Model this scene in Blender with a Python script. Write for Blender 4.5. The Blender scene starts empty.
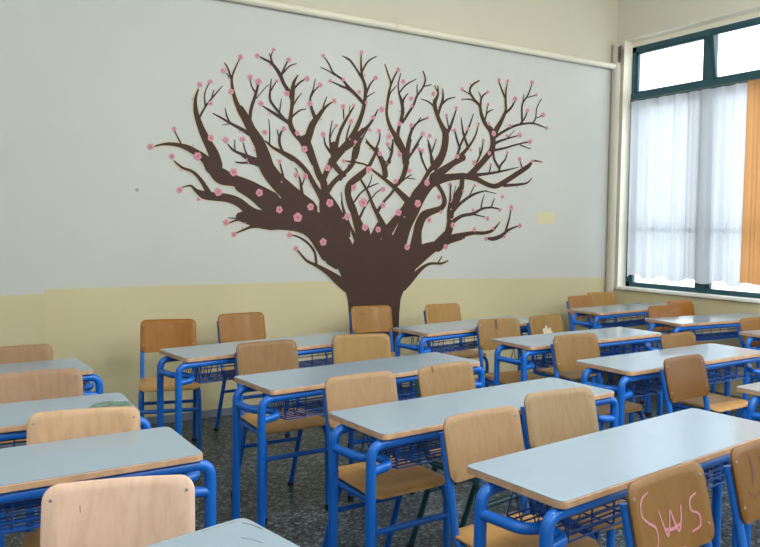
import bpy, bmesh, math, random
from mathutils import Vector, Matrix
rnd = random.Random(7)
SC = bpy.context.scene
COL = SC.collection
WX, WY = 6.13, 5.40          # window wall (inner face), mural wall (inner face)

LAM = (.285, .375, .465)
DESKD = .359
EXPOSURE = 0.42
LAMP = 74
WOODBASE = (.37, .235, .12)
UP = (.565, .59, .57)
LO = (.60, .55, .345)
LO2 = (.66, .62, .38)
TOPC = (.58, .56, .46)
FL = [(.005, .010, .013), (.019, .030, .038), (.074, .106, .130), (.30, .38, .43)]

CAM_F, CAM_H, CAM_CY = 742.898, 1.45345, 262.00
CAM_YPR = (0.547995, -0.047260, 0.014744)
STROKES=[[(1.394,2.003,0.0079),(1.464,2.024,0.0188),(1.559,2.026,0.0303),(1.656,2.002,0.0425),(1.755,1.939,0.0579),(1.805,1.869,0.076)],
[(1.583,2.043,0.0113),(1.546,2.109,0.0085),(1.535,2.134,0.0056)],
[(1.712,2.441,0.011),(1.691,2.367,0.0224),(1.696,2.272,0.0373),(1.729,2.171,0.0494),(1.779,2.07,0.0644),(1.83,1.976,0.0823),(1.847,1.896,0.1069)],
[(1.724,2.243,0.0163),(1.77,2.327,0.0136),(1.82,2.393,0.0122),(1.895,2.485,0.0054)],
[(1.765,2.326,0.0115),(1.761,2.414,0.0098),(1.794,2.498,0.0055)],
[(1.813,2.386,0.0099),(1.828,2.449,0.0057)],
[(2.031,2.705,0.0071),(1.997,2.635,0.0114),(1.968,2.55,0.0177),(1.981,2.445,0.0273),(2.016,2.351,0.0399),(2.078,2.257,0.0525),(2.131,2.179,0.0683),(2.176,2.116,0.0781),(2.198,2.067,0.0878)],
[(1.911,2.657,0.0091),(1.937,2.62,0.0137),(1.966,2.542,0.0152)],
[(1.925,2.583,0.0061),(1.963,2.545,0.0107)],
[(1.823,2.276,0.0073),(1.888,2.249,0.0146),(1.956,2.217,0.0192),(2.043,2.18,0.0268),(2.114,2.144,0.0331)],
[(1.918,2.325,0.006),(1.93,2.269,0.012),(1.956,2.217,0.0136)],
[(1.896,2.196,0.0055),(1.956,2.211,0.0083)],
[(2.113,2.244,0.0273),(2.121,2.328,0.0255),(2.147,2.413,0.0239),(2.17,2.49,0.0195),(2.184,2.55,0.0106)],
[(2.114,2.567,0.0062),(2.125,2.51,0.011),(2.159,2.464,0.0141)],
[(2.165,2.423,0.01),(2.195,2.46,0.0071),(2.261,2.534,0.0057)],
[(1.94,2.057,0.0089),(1.992,2.011,0.0177),(2.097,1.977,0.0265),(2.187,1.949,0.0327)],
[(1.995,2.094,0.006),(1.995,2.02,0.0105)],
[(2.061,2.074,0.0077),(2.079,2.017,0.0123),(2.099,1.977,0.0138)],
[(2.035,2.328,0.0615),(2.097,2.234,0.0712),(2.142,2.146,0.0716),(2.196,2.05,0.0783),(2.242,1.957,0.0866),(2.27,1.886,0.1117)],
[(2.164,2.747,0.0091),(2.227,2.725,0.0154),(2.291,2.7,0.0223),(2.355,2.629,0.0326),(2.393,2.557,0.0294),(2.44,2.494,0.0362),(2.463,2.454,0.0429)],
[(2.303,2.802,0.006),(2.281,2.754,0.0125),(2.296,2.7,0.0193)],
[(2.266,2.774,0.0064),(2.291,2.713,0.0129)],
[(2.432,2.751,0.0075),(2.401,2.693,0.0136),(2.37,2.622,0.0213)],
[(2.498,2.726,0.0071),(2.438,2.698,0.0114),(2.378,2.631,0.0145)],
[(2.511,2.638,0.0077),(2.477,2.575,0.0252),(2.465,2.497,0.042),(2.464,2.411,0.0324),(2.455,2.325,0.0322),(2.448,2.256,0.0425),(2.481,2.19,0.0425),(2.548,2.126,0.0459),(2.597,2.06,0.063)],
[(2.585,2.62,0.0087),(2.525,2.58,0.0147),(2.474,2.523,0.0178)],
[(2.544,2.5,0.006),(2.503,2.449,0.0122),(2.473,2.395,0.0123)],
[(2.584,2.381,0.0073),(2.527,2.362,0.0117),(2.463,2.308,0.0177)],
[(2.208,2.373,0.0077),(2.285,2.335,0.0201),(2.358,2.299,0.028),(2.424,2.267,0.0314),(2.452,2.247,0.0351)],
[(2.286,2.582,0.0062),(2.278,2.494,0.0157),(2.28,2.418,0.0208),(2.33,2.356,0.0208),(2.392,2.288,0.0258)],
[(2.337,2.579,0.0074),(2.31,2.539,0.0103),(2.285,2.494,0.0119)],
[(2.372,2.439,0.0063),(2.358,2.341,0.0142)],
[(2.835,2.469,0.0076),(2.76,2.414,0.0216),(2.692,2.329,0.0408),(2.644,2.263,0.0576),(2.615,2.183,0.0651),(2.593,2.112,0.0734),(2.627,2.027,0.0605),(2.657,1.959,0.0539)],
[(2.663,2.625,0.0066),(2.646,2.542,0.0114),(2.622,2.47,0.0166),(2.632,2.393,0.0271),(2.668,2.313,0.034)],
[(2.714,2.587,0.0076),(2.66,2.535,0.0123),(2.629,2.483,0.0126)],
[(2.769,2.497,0.0066),(2.74,2.421,0.0133),(2.734,2.376,0.0169)],
[(2.267,2.271,0.0063),(2.277,2.174,0.0095),(2.274,2.089,0.0126)],
[(2.241,2.107,0.0077),(2.305,2.057,0.0201),(2.38,2.02,0.0247),(2.474,1.974,0.0311)],
[(2.391,2.212,0.0077),(2.36,2.146,0.022),(2.364,2.078,0.0226),(2.393,2.021,0.0226)],
[(2.337,2.199,0.0064),(2.356,2.137,0.0129)],
[(2.735,2.818,0.0086),(2.785,2.758,0.0122),(2.826,2.693,0.0155),(2.907,2.65,0.0206),(2.959,2.602,0.0226),(3.021,2.555,0.0245),(3.078,2.507,0.0282)],
[(2.708,2.723,0.0064),(2.776,2.705,0.0097),(2.84,2.677,0.0116)],
[(2.793,2.628,0.0081),(2.877,2.602,0.0145),(2.959,2.584,0.0178)],
[(2.915,2.836,0.0082),(2.976,2.818,0.0121),(3.029,2.762,0.0162),(3.082,2.691,0.02)],
[(2.835,1.969,0.0516),(2.849,2.041,0.0482),(2.864,2.131,0.0377),(2.893,2.222,0.027),(2.952,2.334,0.0217),(3.023,2.443,0.0083)],
[(2.92,2.433,0.0088),(2.926,2.332,0.0088)],
[(2.982,2.448,0.0053),(2.977,2.372,0.0071)],
[(2.743,2.196,0.0086),(2.764,2.106,0.0172),(2.824,2.039,0.0272)],
[(2.818,2.048,0.0243),(2.799,2.179,0.0138),(2.821,2.308,0.0068)],
[(2.862,2.276,0.0065),(2.822,2.216,0.0083),(2.801,2.158,0.0084)],
[(2.998,2.324,0.0069),(2.964,2.228,0.0139),(2.951,2.146,0.0105)],
[(3.11,2.254,0.0431),(3.007,2.141,0.0486),(2.925,2.082,0.0513),(2.845,1.996,0.0581)],
[(3.013,1.979,0.025),(3.022,2.088,0.0157),(3.09,2.187,0.0136)],
[(2.91,2.838,0.0067),(2.978,2.809,0.0122),(3.041,2.746,0.0161),(3.088,2.688,0.0253)],
[(3.085,2.9,0.0072),(3.082,2.795,0.0181),(3.094,2.698,0.0257),(3.127,2.603,0.0312),(3.119,2.475,0.0359),(3.089,2.364,0.0385),(3.038,2.251,0.0444),(2.977,2.157,0.0496),(2.897,2.071,0.055)],
[(3.229,2.879,0.0078),(3.145,2.821,0.0145),(3.089,2.728,0.0168)],
[(3.23,2.705,0.0083),(3.169,2.634,0.0153),(3.132,2.549,0.0209)],
[(3.217,2.581,0.0063),(3.135,2.528,0.0125)],
[(2.889,2.595,0.016),(2.971,2.577,0.0217),(3.055,2.523,0.028),(3.119,2.466,0.032)],
[(2.905,2.653,0.0105),(2.95,2.601,0.0141)],
[(3.251,2.437,0.0088),(3.206,2.356,0.0206),(3.143,2.278,0.0294),(3.029,2.197,0.0413)],
[(2.894,2.24,0.0232),(2.954,2.343,0.0166),(3.023,2.451,0.0067)],
[(2.922,2.438,0.0088),(2.927,2.35,0.0088)],
[(2.996,2.32,0.0069),(2.96,2.209,0.0121),(2.946,2.164,0.0086)],
[(3.314,2.824,0.0076),(3.346,2.746,0.0153),(3.374,2.675,0.0171),(3.358,2.591,0.0224),(3.344,2.497,0.0244),(3.339,2.405,0.0266),(3.38,2.297,0.0378),(3.46,2.192,0.053),(3.518,2.102,0.0619),(3.542,2.009,0.0703)],
[(3.451,2.799,0.0089),(3.406,2.725,0.0161),(3.372,2.644,0.0181)],
[(3.434,2.658,0.0068),(3.375,2.593,0.0123),(3.356,2.539,0.0146)],
[(3.474,2.765,0.0075),(3.451,2.675,0.0114),(3.459,2.602,0.0155),(3.487,2.53,0.0311),(3.5,2.438,0.0346),(3.469,2.323,0.0303),(3.453,2.229,0.0385),(3.484,2.137,0.0464)],
[(3.635,2.737,0.0065),(3.529,2.674,0.0134),(3.457,2.592,0.0121)],
[(3.553,2.606,0.0071),(3.509,2.551,0.0185),(3.495,2.475,0.0267)],
[(3.705,2.811,0.0121),(3.73,2.744,0.016),(3.701,2.665,0.0168),(3.645,2.593,0.0204),(3.612,2.514,0.0223),(3.557,2.434,0.0253),(3.5,2.354,0.0251)],
[(3.794,2.706,0.0081),(3.712,2.681,0.0113)],
[(3.643,2.691,0.0079),(3.647,2.603,0.0139)],
[(3.769,2.417,0.0116),(3.661,2.368,0.0172),(3.594,2.286,0.0262),(3.562,2.18,0.0347),(3.541,2.066,0.0425)],
[(3.69,2.412,0.0091),(3.627,2.333,0.0109)],
[(3.593,2.337,0.0098),(3.587,2.276,0.0137)],
[(3.726,2.282,0.013),(3.665,2.197,0.0186),(3.598,2.098,0.0258),(3.549,2.038,0.029)],
[(3.865,2.702,0.0123),(3.867,2.625,0.0242),(3.833,2.545,0.045),(3.871,2.434,0.041),(3.921,2.351,0.0492),(3.958,2.286,0.071),(3.949,2.169,0.0738),(3.903,2.055,0.0748),(3.845,1.988,0.0642)],
[(3.829,2.702,0.0081),(3.868,2.645,0.0163)],
[(3.687,2.569,0.0068),(3.762,2.557,0.0126),(3.833,2.517,0.017)],
[(3.92,2.685,0.0083),(3.922,2.593,0.0245),(3.893,2.513,0.0279),(3.866,2.433,0.0279)],
[(4.058,2.624,0.0083),(3.975,2.598,0.0153),(3.916,2.55,0.0196)],
[(4.079,2.534,0.0102),(4.04,2.429,0.0203),(4.006,2.348,0.0318),(3.963,2.286,0.0427)],
[(3.964,2.455,0.0105),(3.985,2.376,0.0126),(3.996,2.338,0.0168)],
[(3.764,2.227,0.0081),(3.794,2.158,0.0203),(3.811,2.025,0.0265)],
[(3.859,2.234,0.0079),(3.829,2.161,0.0158),(3.805,2.101,0.0177)],
[(4.062,2.337,0.0085),(4.094,2.238,0.017),(4.126,2.171,0.0191)],
[(3.136,2.187,0.0072),(3.188,2.126,0.0248),(3.253,2.085,0.0323),(3.298,2.019,0.0442)],
[(3.276,2.267,0.0074),(3.269,2.187,0.0165),(3.227,2.092,0.0215)],
[(3.16,2.279,0.0086),(3.102,2.184,0.0173),(3.061,2.091,0.0245),(3.032,1.998,0.0246)],
[(3.015,2.115,0.0072),(3.045,2.044,0.0162)],
[(3.394,2.154,0.0076),(3.384,2.075,0.017),(3.377,2.0,0.0189)],
[(3.345,2.165,0.0075),(3.382,2.102,0.0113)],
[(3.677,2.135,0.008),(3.697,2.075,0.014),(3.722,2.02,0.0159)],
[(3.715,2.134,0.0079),(3.7,2.066,0.0119)],
[(4.128,2.45,0.0086),(4.156,2.319,0.0215),(4.21,2.194,0.0301)],
[(4.27,2.495,0.0084),(4.206,2.342,0.0207),(4.134,2.218,0.0226),(4.094,2.107,0.027)],
[(4.054,2.334,0.0085),(4.091,2.235,0.0169),(4.117,2.178,0.0169)],
[(4.333,2.417,0.0086),(4.296,2.3,0.0189),(4.222,2.195,0.0277),(4.124,2.099,0.042),(4.028,2.015,0.0482),(3.908,1.931,0.0544)],
[(4.328,2.802,0.0125),(4.246,2.751,0.021),(4.222,2.69,0.024),(4.274,2.626,0.0253),(4.339,2.573,0.0304),(4.362,2.495,0.0398),(4.408,2.419,0.0431),(4.475,2.364,0.0616),(4.503,2.285,0.0635),(4.493,2.183,0.0653),(4.417,2.097,0.0606),(4.329,2.012,0.0591),(4.229,1.927,0.0659)],
[(4.127,2.611,0.0067),(4.236,2.622,0.0142),(4.318,2.591,0.0192)],
[(4.129,2.701,0.0094),(4.23,2.665,0.0133)],
[(4.347,2.569,0.0262),(4.363,2.655,0.0186),(4.431,2.712,0.0095)],
[(4.321,2.702,0.0065),(4.361,2.643,0.0131)],
[(4.501,2.556,0.0072),(4.431,2.521,0.016),(4.402,2.448,0.0194)],
[(4.432,2.598,0.0089),(4.419,2.51,0.0133)],
[(4.551,2.84,0.0114),(4.596,2.75,0.0182),(4.644,2.673,0.0205)],
[(4.668,2.841,0.0091),(4.649,2.745,0.0184),(4.647,2.643,0.0277),(4.65,2.562,0.0295),(4.604,2.466,0.0434),(4.553,2.39,0.0551),(4.51,2.326,0.0634)],
[(4.773,2.68,0.0087),(4.721,2.599,0.023),(4.65,2.537,0.0239)],
[(5.182,2.439,0.0078),(5.017,2.47,0.0167),(4.905,2.461,0.0196),(4.767,2.428,0.0235),(4.634,2.366,0.026),(4.529,2.307,0.0335)],
[(4.979,2.86,0.0093),(4.924,2.733,0.0158),(4.857,2.643,0.0184),(4.852,2.539,0.0215),(4.863,2.453,0.0191)],
[(5.042,2.747,0.0072),(4.925,2.712,0.0107)],
[(4.871,2.732,0.0071),(4.85,2.605,0.0118)],
[(4.928,2.592,0.0092),(4.889,2.511,0.0177),(4.827,2.446,0.019)],
[(5.097,2.713,0.0092),(5.04,2.619,0.0119),(5.029,2.524,0.0142),(4.983,2.463,0.0156)],
[(5.137,2.569,0.0077),(5.044,2.525,0.0095)],
[(4.839,2.347,0.009),(4.663,2.297,0.0179),(4.557,2.259,0.0256),(4.5,2.224,0.0264)],
[(4.761,2.383,0.0062),(4.684,2.311,0.0102)],
[(4.961,2.294,0.0109),(4.8,2.255,0.0162),(4.665,2.215,0.0196),(4.519,2.181,0.0246)],
[(4.974,2.225,0.0076),(4.842,2.252,0.0114)],
[(4.685,2.171,0.009),(4.655,2.101,0.0174),(4.603,2.047,0.0218),(4.586,1.989,0.0226)],
[(4.511,2.194,0.0272),(4.522,2.104,0.027),(4.582,2.025,0.0264)],
[(4.826,2.041,0.0073),(4.698,2.011,0.0161),(4.578,1.984,0.0212),(4.408,1.955,0.0278),(4.204,1.929,0.0445)],
[(4.389,2.265,0.011),(4.376,2.175,0.0174),(4.339,2.093,0.019),(4.297,2.034,0.0206)],
[(4.352,2.198,0.0089),(4.352,2.113,0.0133)],
[(4.491,2.055,0.0089),(4.465,1.962,0.0155)],
[(5.132,2.108,0.0092),(5.015,2.112,0.0186),(4.946,2.055,0.0447),(4.782,1.963,0.0509),(4.635,1.884,0.0531),(4.542,1.849,0.0457),(4.436,1.865,0.0439),(4.306,1.91,0.0503),(4.179,1.924,0.0582),(4.03,1.907,0.0576),(3.91,1.872,0.0583),(3.815,1.829,0.0519)],
[(4.997,1.946,0.0085),(4.937,1.897,0.0172),(4.812,1.875,0.0252),(4.649,1.86,0.0319)],
[(4.832,2.126,0.0094),(4.868,2.04,0.0165)],
[(4.154,1.913,0.0557),(4.144,1.803,0.0552),(4.097,1.692,0.0578),(4.049,1.622,0.062),(4.027,1.542,0.0717),(4.029,1.444,0.0628),(3.97,1.364,0.099),(3.899,1.295,0.1164)],
[(4.032,1.844,0.0084),(4.022,1.72,0.0168),(4.008,1.621,0.0294),(4.01,1.542,0.0379)],
[(4.084,1.834,0.0063),(4.059,1.741,0.0126)],
[(4.443,1.805,0.0089),(4.335,1.78,0.0197),(4.234,1.737,0.0278),(4.135,1.674,0.0305),(4.057,1.606,0.0386)],
[(4.297,1.843,0.0084),(4.258,1.777,0.0125),(4.229,1.732,0.0145)],
[(4.557,1.782,0.0072),(4.425,1.8,0.0106)],
[(4.593,1.64,0.0107),(4.495,1.649,0.0176),(4.391,1.634,0.0235),(4.289,1.588,0.0287),(4.163,1.565,0.0321),(4.064,1.513,0.0423),(4.021,1.453,0.0485)],
[(4.416,1.767,0.0066),(4.389,1.691,0.0132),(4.378,1.626,0.0177)],
[(4.537,1.732,0.0089),(4.503,1.654,0.0155)],
[(4.424,1.56,0.0089),(4.289,1.582,0.0158)],
[(4.843,1.484,0.0115),(4.715,1.441,0.0275),(4.636,1.388,0.039),(4.529,1.357,0.0393),(4.437,1.367,0.0141)],
[(4.742,1.656,0.0117),(4.726,1.556,0.0186),(4.683,1.43,0.0277)],
[(3.899,1.295,0.101),(4.043,1.361,0.0644),(4.167,1.389,0.0492),(4.293,1.41,0.0349),(4.423,1.411,0.0319),(4.527,1.439,0.0275),(4.61,1.516,0.0084)],
[(1.409,2.011,0.0106),(1.495,2.03,0.019),(1.591,2.019,0.0306),(1.672,1.989,0.0425),(1.755,1.946,0.0578),(1.822,1.869,0.0876),(1.89,1.815,0.1216),(1.993,1.787,0.0897),(2.099,1.758,0.0855),(2.201,1.704,0.1098),(2.298,1.639,0.1517)],
[(1.535,1.909,0.0084),(1.591,1.865,0.0182),(1.673,1.837,0.0213),(1.73,1.783,0.0288),(1.772,1.721,0.0376),(1.797,1.673,0.0523)],
[(1.596,1.72,0.0082),(1.656,1.735,0.0153),(1.698,1.701,0.0284),(1.756,1.671,0.0621),(1.839,1.661,0.0621),(1.942,1.653,0.063),(2.029,1.623,0.0704),(2.118,1.558,0.0803),(2.202,1.509,0.1211),(2.299,1.485,0.1474)],
[(1.948,1.463,0.0086),(2.012,1.489,0.0172),(2.083,1.49,0.0231),(2.172,1.48,0.0583)],
[(1.946,1.504,0.0057),(2.03,1.501,0.0115),(2.136,1.496,0.0203)],
[(2.001,1.387,0.0087),(2.065,1.414,0.016),(2.136,1.441,0.0262),(2.226,1.459,0.0585)],
[(2.187,2.107,0.0783),(2.224,1.992,0.1146),(2.261,1.892,0.1251),(2.335,1.803,0.1315),(2.429,1.721,0.146),(2.515,1.646,0.1674),(2.612,1.578,0.1752)],
[(2.038,1.748,0.0911),(2.145,1.697,0.1087),(2.254,1.629,0.1396),(2.402,1.565,0.1838),(2.594,1.499,0.2144),(2.753,1.395,0.2417),(2.896,1.243,0.2945)],
[(2.04,1.514,0.0718),(2.128,1.513,0.1282),(2.255,1.493,0.1459),(2.403,1.491,0.1478),(2.555,1.472,0.1511),(2.673,1.421,0.1754),(2.834,1.279,0.2709)],
[(2.037,1.996,0.0179),(2.108,1.951,0.0267),(2.206,1.927,0.0385)],
[(2.002,1.928,0.0101),(2.037,1.924,0.0129),(2.126,1.927,0.0203),(2.215,1.91,0.0354)],
[(2.241,2.102,0.0124),(2.305,2.056,0.0215),(2.398,2.02,0.0308),(2.493,1.974,0.038),(2.59,1.892,0.0392),(2.659,1.791,0.0432),(2.729,1.688,0.0573),(2.78,1.582,0.0855),(2.812,1.476,0.1332)],
[(2.358,1.962,0.008),(2.381,1.882,0.0161),(2.4,1.805,0.0226),(2.429,1.746,0.0323)],
[(2.517,1.866,0.0099),(2.542,1.803,0.0199),(2.553,1.717,0.0331),(2.563,1.63,0.0664)],
[(2.586,1.852,0.0081),(2.556,1.778,0.0146)],
[(2.499,1.909,0.0066),(2.532,1.841,0.0099)],
[(2.577,2.135,0.0832),(2.617,2.068,0.067),(2.657,1.984,0.0506),(2.701,1.872,0.0575),(2.747,1.803,0.0649),(2.758,1.724,0.0755),(2.79,1.618,0.1706),(2.873,1.405,0.2677)],
[(2.743,1.821,0.0467),(2.786,1.92,0.0498),(2.825,1.976,0.0604),(2.844,2.048,0.052),(2.833,2.118,0.0488)],
[(2.815,1.984,0.0541),(2.887,1.908,0.0472),(2.938,1.875,0.0366)],
[(2.759,1.706,0.059),(2.828,1.798,0.0425),(2.888,1.854,0.0419),(2.938,1.892,0.0356),(3.01,1.959,0.0304),(3.06,2.062,0.0282),(3.079,2.172,0.025)],
[(2.835,2.021,0.0507),(2.925,2.098,0.0507),(3.027,2.168,0.0444)],
[(2.923,1.99,0.0078),(3.009,1.986,0.011),(3.114,1.978,0.0143)],
[(3.136,1.902,0.0232),(3.084,1.86,0.0359),(3.012,1.815,0.0502),(2.975,1.741,0.0567),(2.993,1.642,0.0604),(3.041,1.552,0.0601),(3.09,1.462,0.0712),(3.134,1.37,0.1076)],
[(2.912,1.733,0.007),(2.928,1.622,0.0123),(2.985,1.488,0.0176),(3.061,1.315,0.032)],
[(2.452,1.381,0.0081),(2.524,1.366,0.0132),(2.608,1.319,0.0171),(2.673,1.243,0.0179),(2.689,1.156,0.022),(2.685,1.137,0.022)],
[(2.511,1.272,0.0102),(2.6,1.177,0.0203),(2.685,1.137,0.0268),(2.793,1.078,0.0478),(2.904,1.001,0.0799),(2.999,0.935,0.0947)],
[(4.011,1.157,0.0116),(3.938,1.134,0.0186),(3.808,1.132,0.0243),(3.708,1.081,0.0401),(3.604,0.989,0.0607),(3.531,0.929,0.0721)],
[(3.942,1.196,0.0109),(3.896,1.133,0.0152)],
[(3.253,2.111,0.0249),(3.169,1.959,0.0344),(3.065,1.872,0.043),(2.983,1.795,0.0549),(2.973,1.714,0.0569),(3.027,1.588,0.0676),(3.071,1.462,0.0785),(3.137,1.334,0.1383)],
[(3.145,2.158,0.021),(3.242,2.083,0.0324),(3.309,1.985,0.0485),(3.333,1.894,0.0566)],
[(3.05,2.134,0.0247),(3.021,2.023,0.0244),(2.96,1.912,0.027),(2.9,1.837,0.0265)],
[(2.939,1.991,0.0093),(3.042,1.988,0.0111),(3.148,1.967,0.0149),(3.213,1.925,0.0206),(3.3,1.874,0.0277),(3.412,1.804,0.039),(3.549,1.696,0.0655),(3.63,1.622,0.1035)],
[(3.086,1.854,0.0195),(3.162,1.748,0.0253),(3.218,1.63,0.0327),(3.296,1.502,0.0552),(3.342,1.39,0.1118)],
[(3.316,1.995,0.0528),(3.333,1.894,0.0567)],
[(3.404,2.195,0.0152),(3.395,2.083,0.0224),(3.342,1.978,0.0327)],
[(3.445,1.815,0.0257),(3.402,1.747,0.0251),(3.326,1.67,0.0249),(3.262,1.585,0.0321)],
[(3.449,2.199,0.0756),(3.506,2.118,0.0652),(3.542,2.036,0.0547),(3.532,1.941,0.0498),(3.489,1.854,0.0401),(3.423,1.795,0.0315)],
[(3.584,2.209,0.0271),(3.563,2.113,0.0309),(3.542,2.027,0.0385)],
[(3.665,2.177,0.0183),(3.598,2.096,0.0256),(3.549,2.027,0.0257)],
[(3.601,1.911,0.0086),(3.523,1.865,0.0155),(3.438,1.801,0.0242)],
[(3.641,1.874,0.0066),(3.563,1.878,0.0098)],
[(3.96,2.236,0.0654),(3.926,2.117,0.0595),(3.845,2.015,0.0493),(3.775,1.934,0.0417),(3.707,1.835,0.0377),(3.639,1.756,0.0452),(3.584,1.659,0.0532)],
[(3.777,2.184,0.0203),(3.807,2.09,0.0244),(3.837,2.011,0.0285)],
[(3.687,2.125,0.01),(3.722,2.028,0.0159),(3.77,1.944,0.0199)],
[(4.16,2.092,0.061),(4.013,2.015,0.0533),(3.918,1.961,0.0607),(3.823,1.898,0.0714)],
[(4.164,1.926,0.058),(3.992,1.906,0.0606),(3.871,1.881,0.0792),(3.778,1.819,0.096),(3.698,1.72,0.1063),(3.619,1.603,0.1348),(3.542,1.468,0.1353),(3.477,1.316,0.169)],
[(3.867,1.852,0.0396),(3.934,1.767,0.0406),(3.96,1.689,0.0542),(3.925,1.63,0.0517),(3.83,1.598,0.059),(3.736,1.557,0.0817),(3.687,1.47,0.0907),(3.67,1.393,0.0958),(3.655,1.22,0.1545)],
[(4.178,1.372,0.0458),(4.005,1.336,0.0631),(3.885,1.296,0.0851),(3.766,1.248,0.1377),(3.628,1.181,0.1955)],
[(3.969,1.316,0.0918),(4.002,1.445,0.0461),(4.024,1.573,0.0419),(4.058,1.673,0.0458),(4.094,1.753,0.0532),(4.147,1.824,0.0566)],
[(4.022,1.853,0.0105),(4.024,1.691,0.0253),(4.017,1.573,0.0379)],
[(4.153,1.562,0.0301),(4.075,1.515,0.035),(4.02,1.445,0.0441)],
[(3.342,1.39,0.1084),(3.439,1.504,0.0765),(3.517,1.591,0.0665),(3.561,1.658,0.0564)],
[(3.607,1.622,0.0973),(3.57,1.516,0.0688),(3.486,1.401,0.0749),(3.421,1.297,0.1122)],
[(3.037,1.661,0.0171),(3.098,1.736,0.0151),(3.172,1.785,0.013),(3.262,1.82,0.0081)],
[(3.202,1.891,0.0073),(3.188,1.832,0.0108),(3.155,1.775,0.0141)],
[(3.328,1.778,0.0065),(3.259,1.751,0.01),(3.201,1.694,0.0138)],
[(3.081,1.513,0.0248),(3.132,1.609,0.0177),(3.178,1.675,0.0123)],
[(3.139,1.435,0.0804),(3.158,1.306,0.1297)],
[(3.285,1.464,0.074),(3.223,1.306,0.1301)],
[(3.245,1.312,0.08),(3.354,1.304,0.0807)],
[(3.371,1.372,0.0946),(3.39,1.287,0.1139)],
[(3.06,1.348,0.0325),(3.045,1.269,0.0721)],
[(2.912,1.658,0.007),(2.945,1.532,0.014),(3.009,1.442,0.0174),(3.084,1.315,0.0353)]]
TRUNK=[[1.299,2.769,3.879],
[1.24,2.801,3.793],
[1.205,2.834,3.756],
[1.137,2.867,3.688],
[1.069,2.906,3.652],
[0.984,2.944,3.58],
[0.916,2.964,3.545],
[0.831,2.984,3.51],
[0.703,3.0,3.497],
[0.574,3.009,3.496],
[0.445,3.014,3.5],
[0.212,3.012,3.512],
[0.004,2.991,3.542]]
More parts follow.
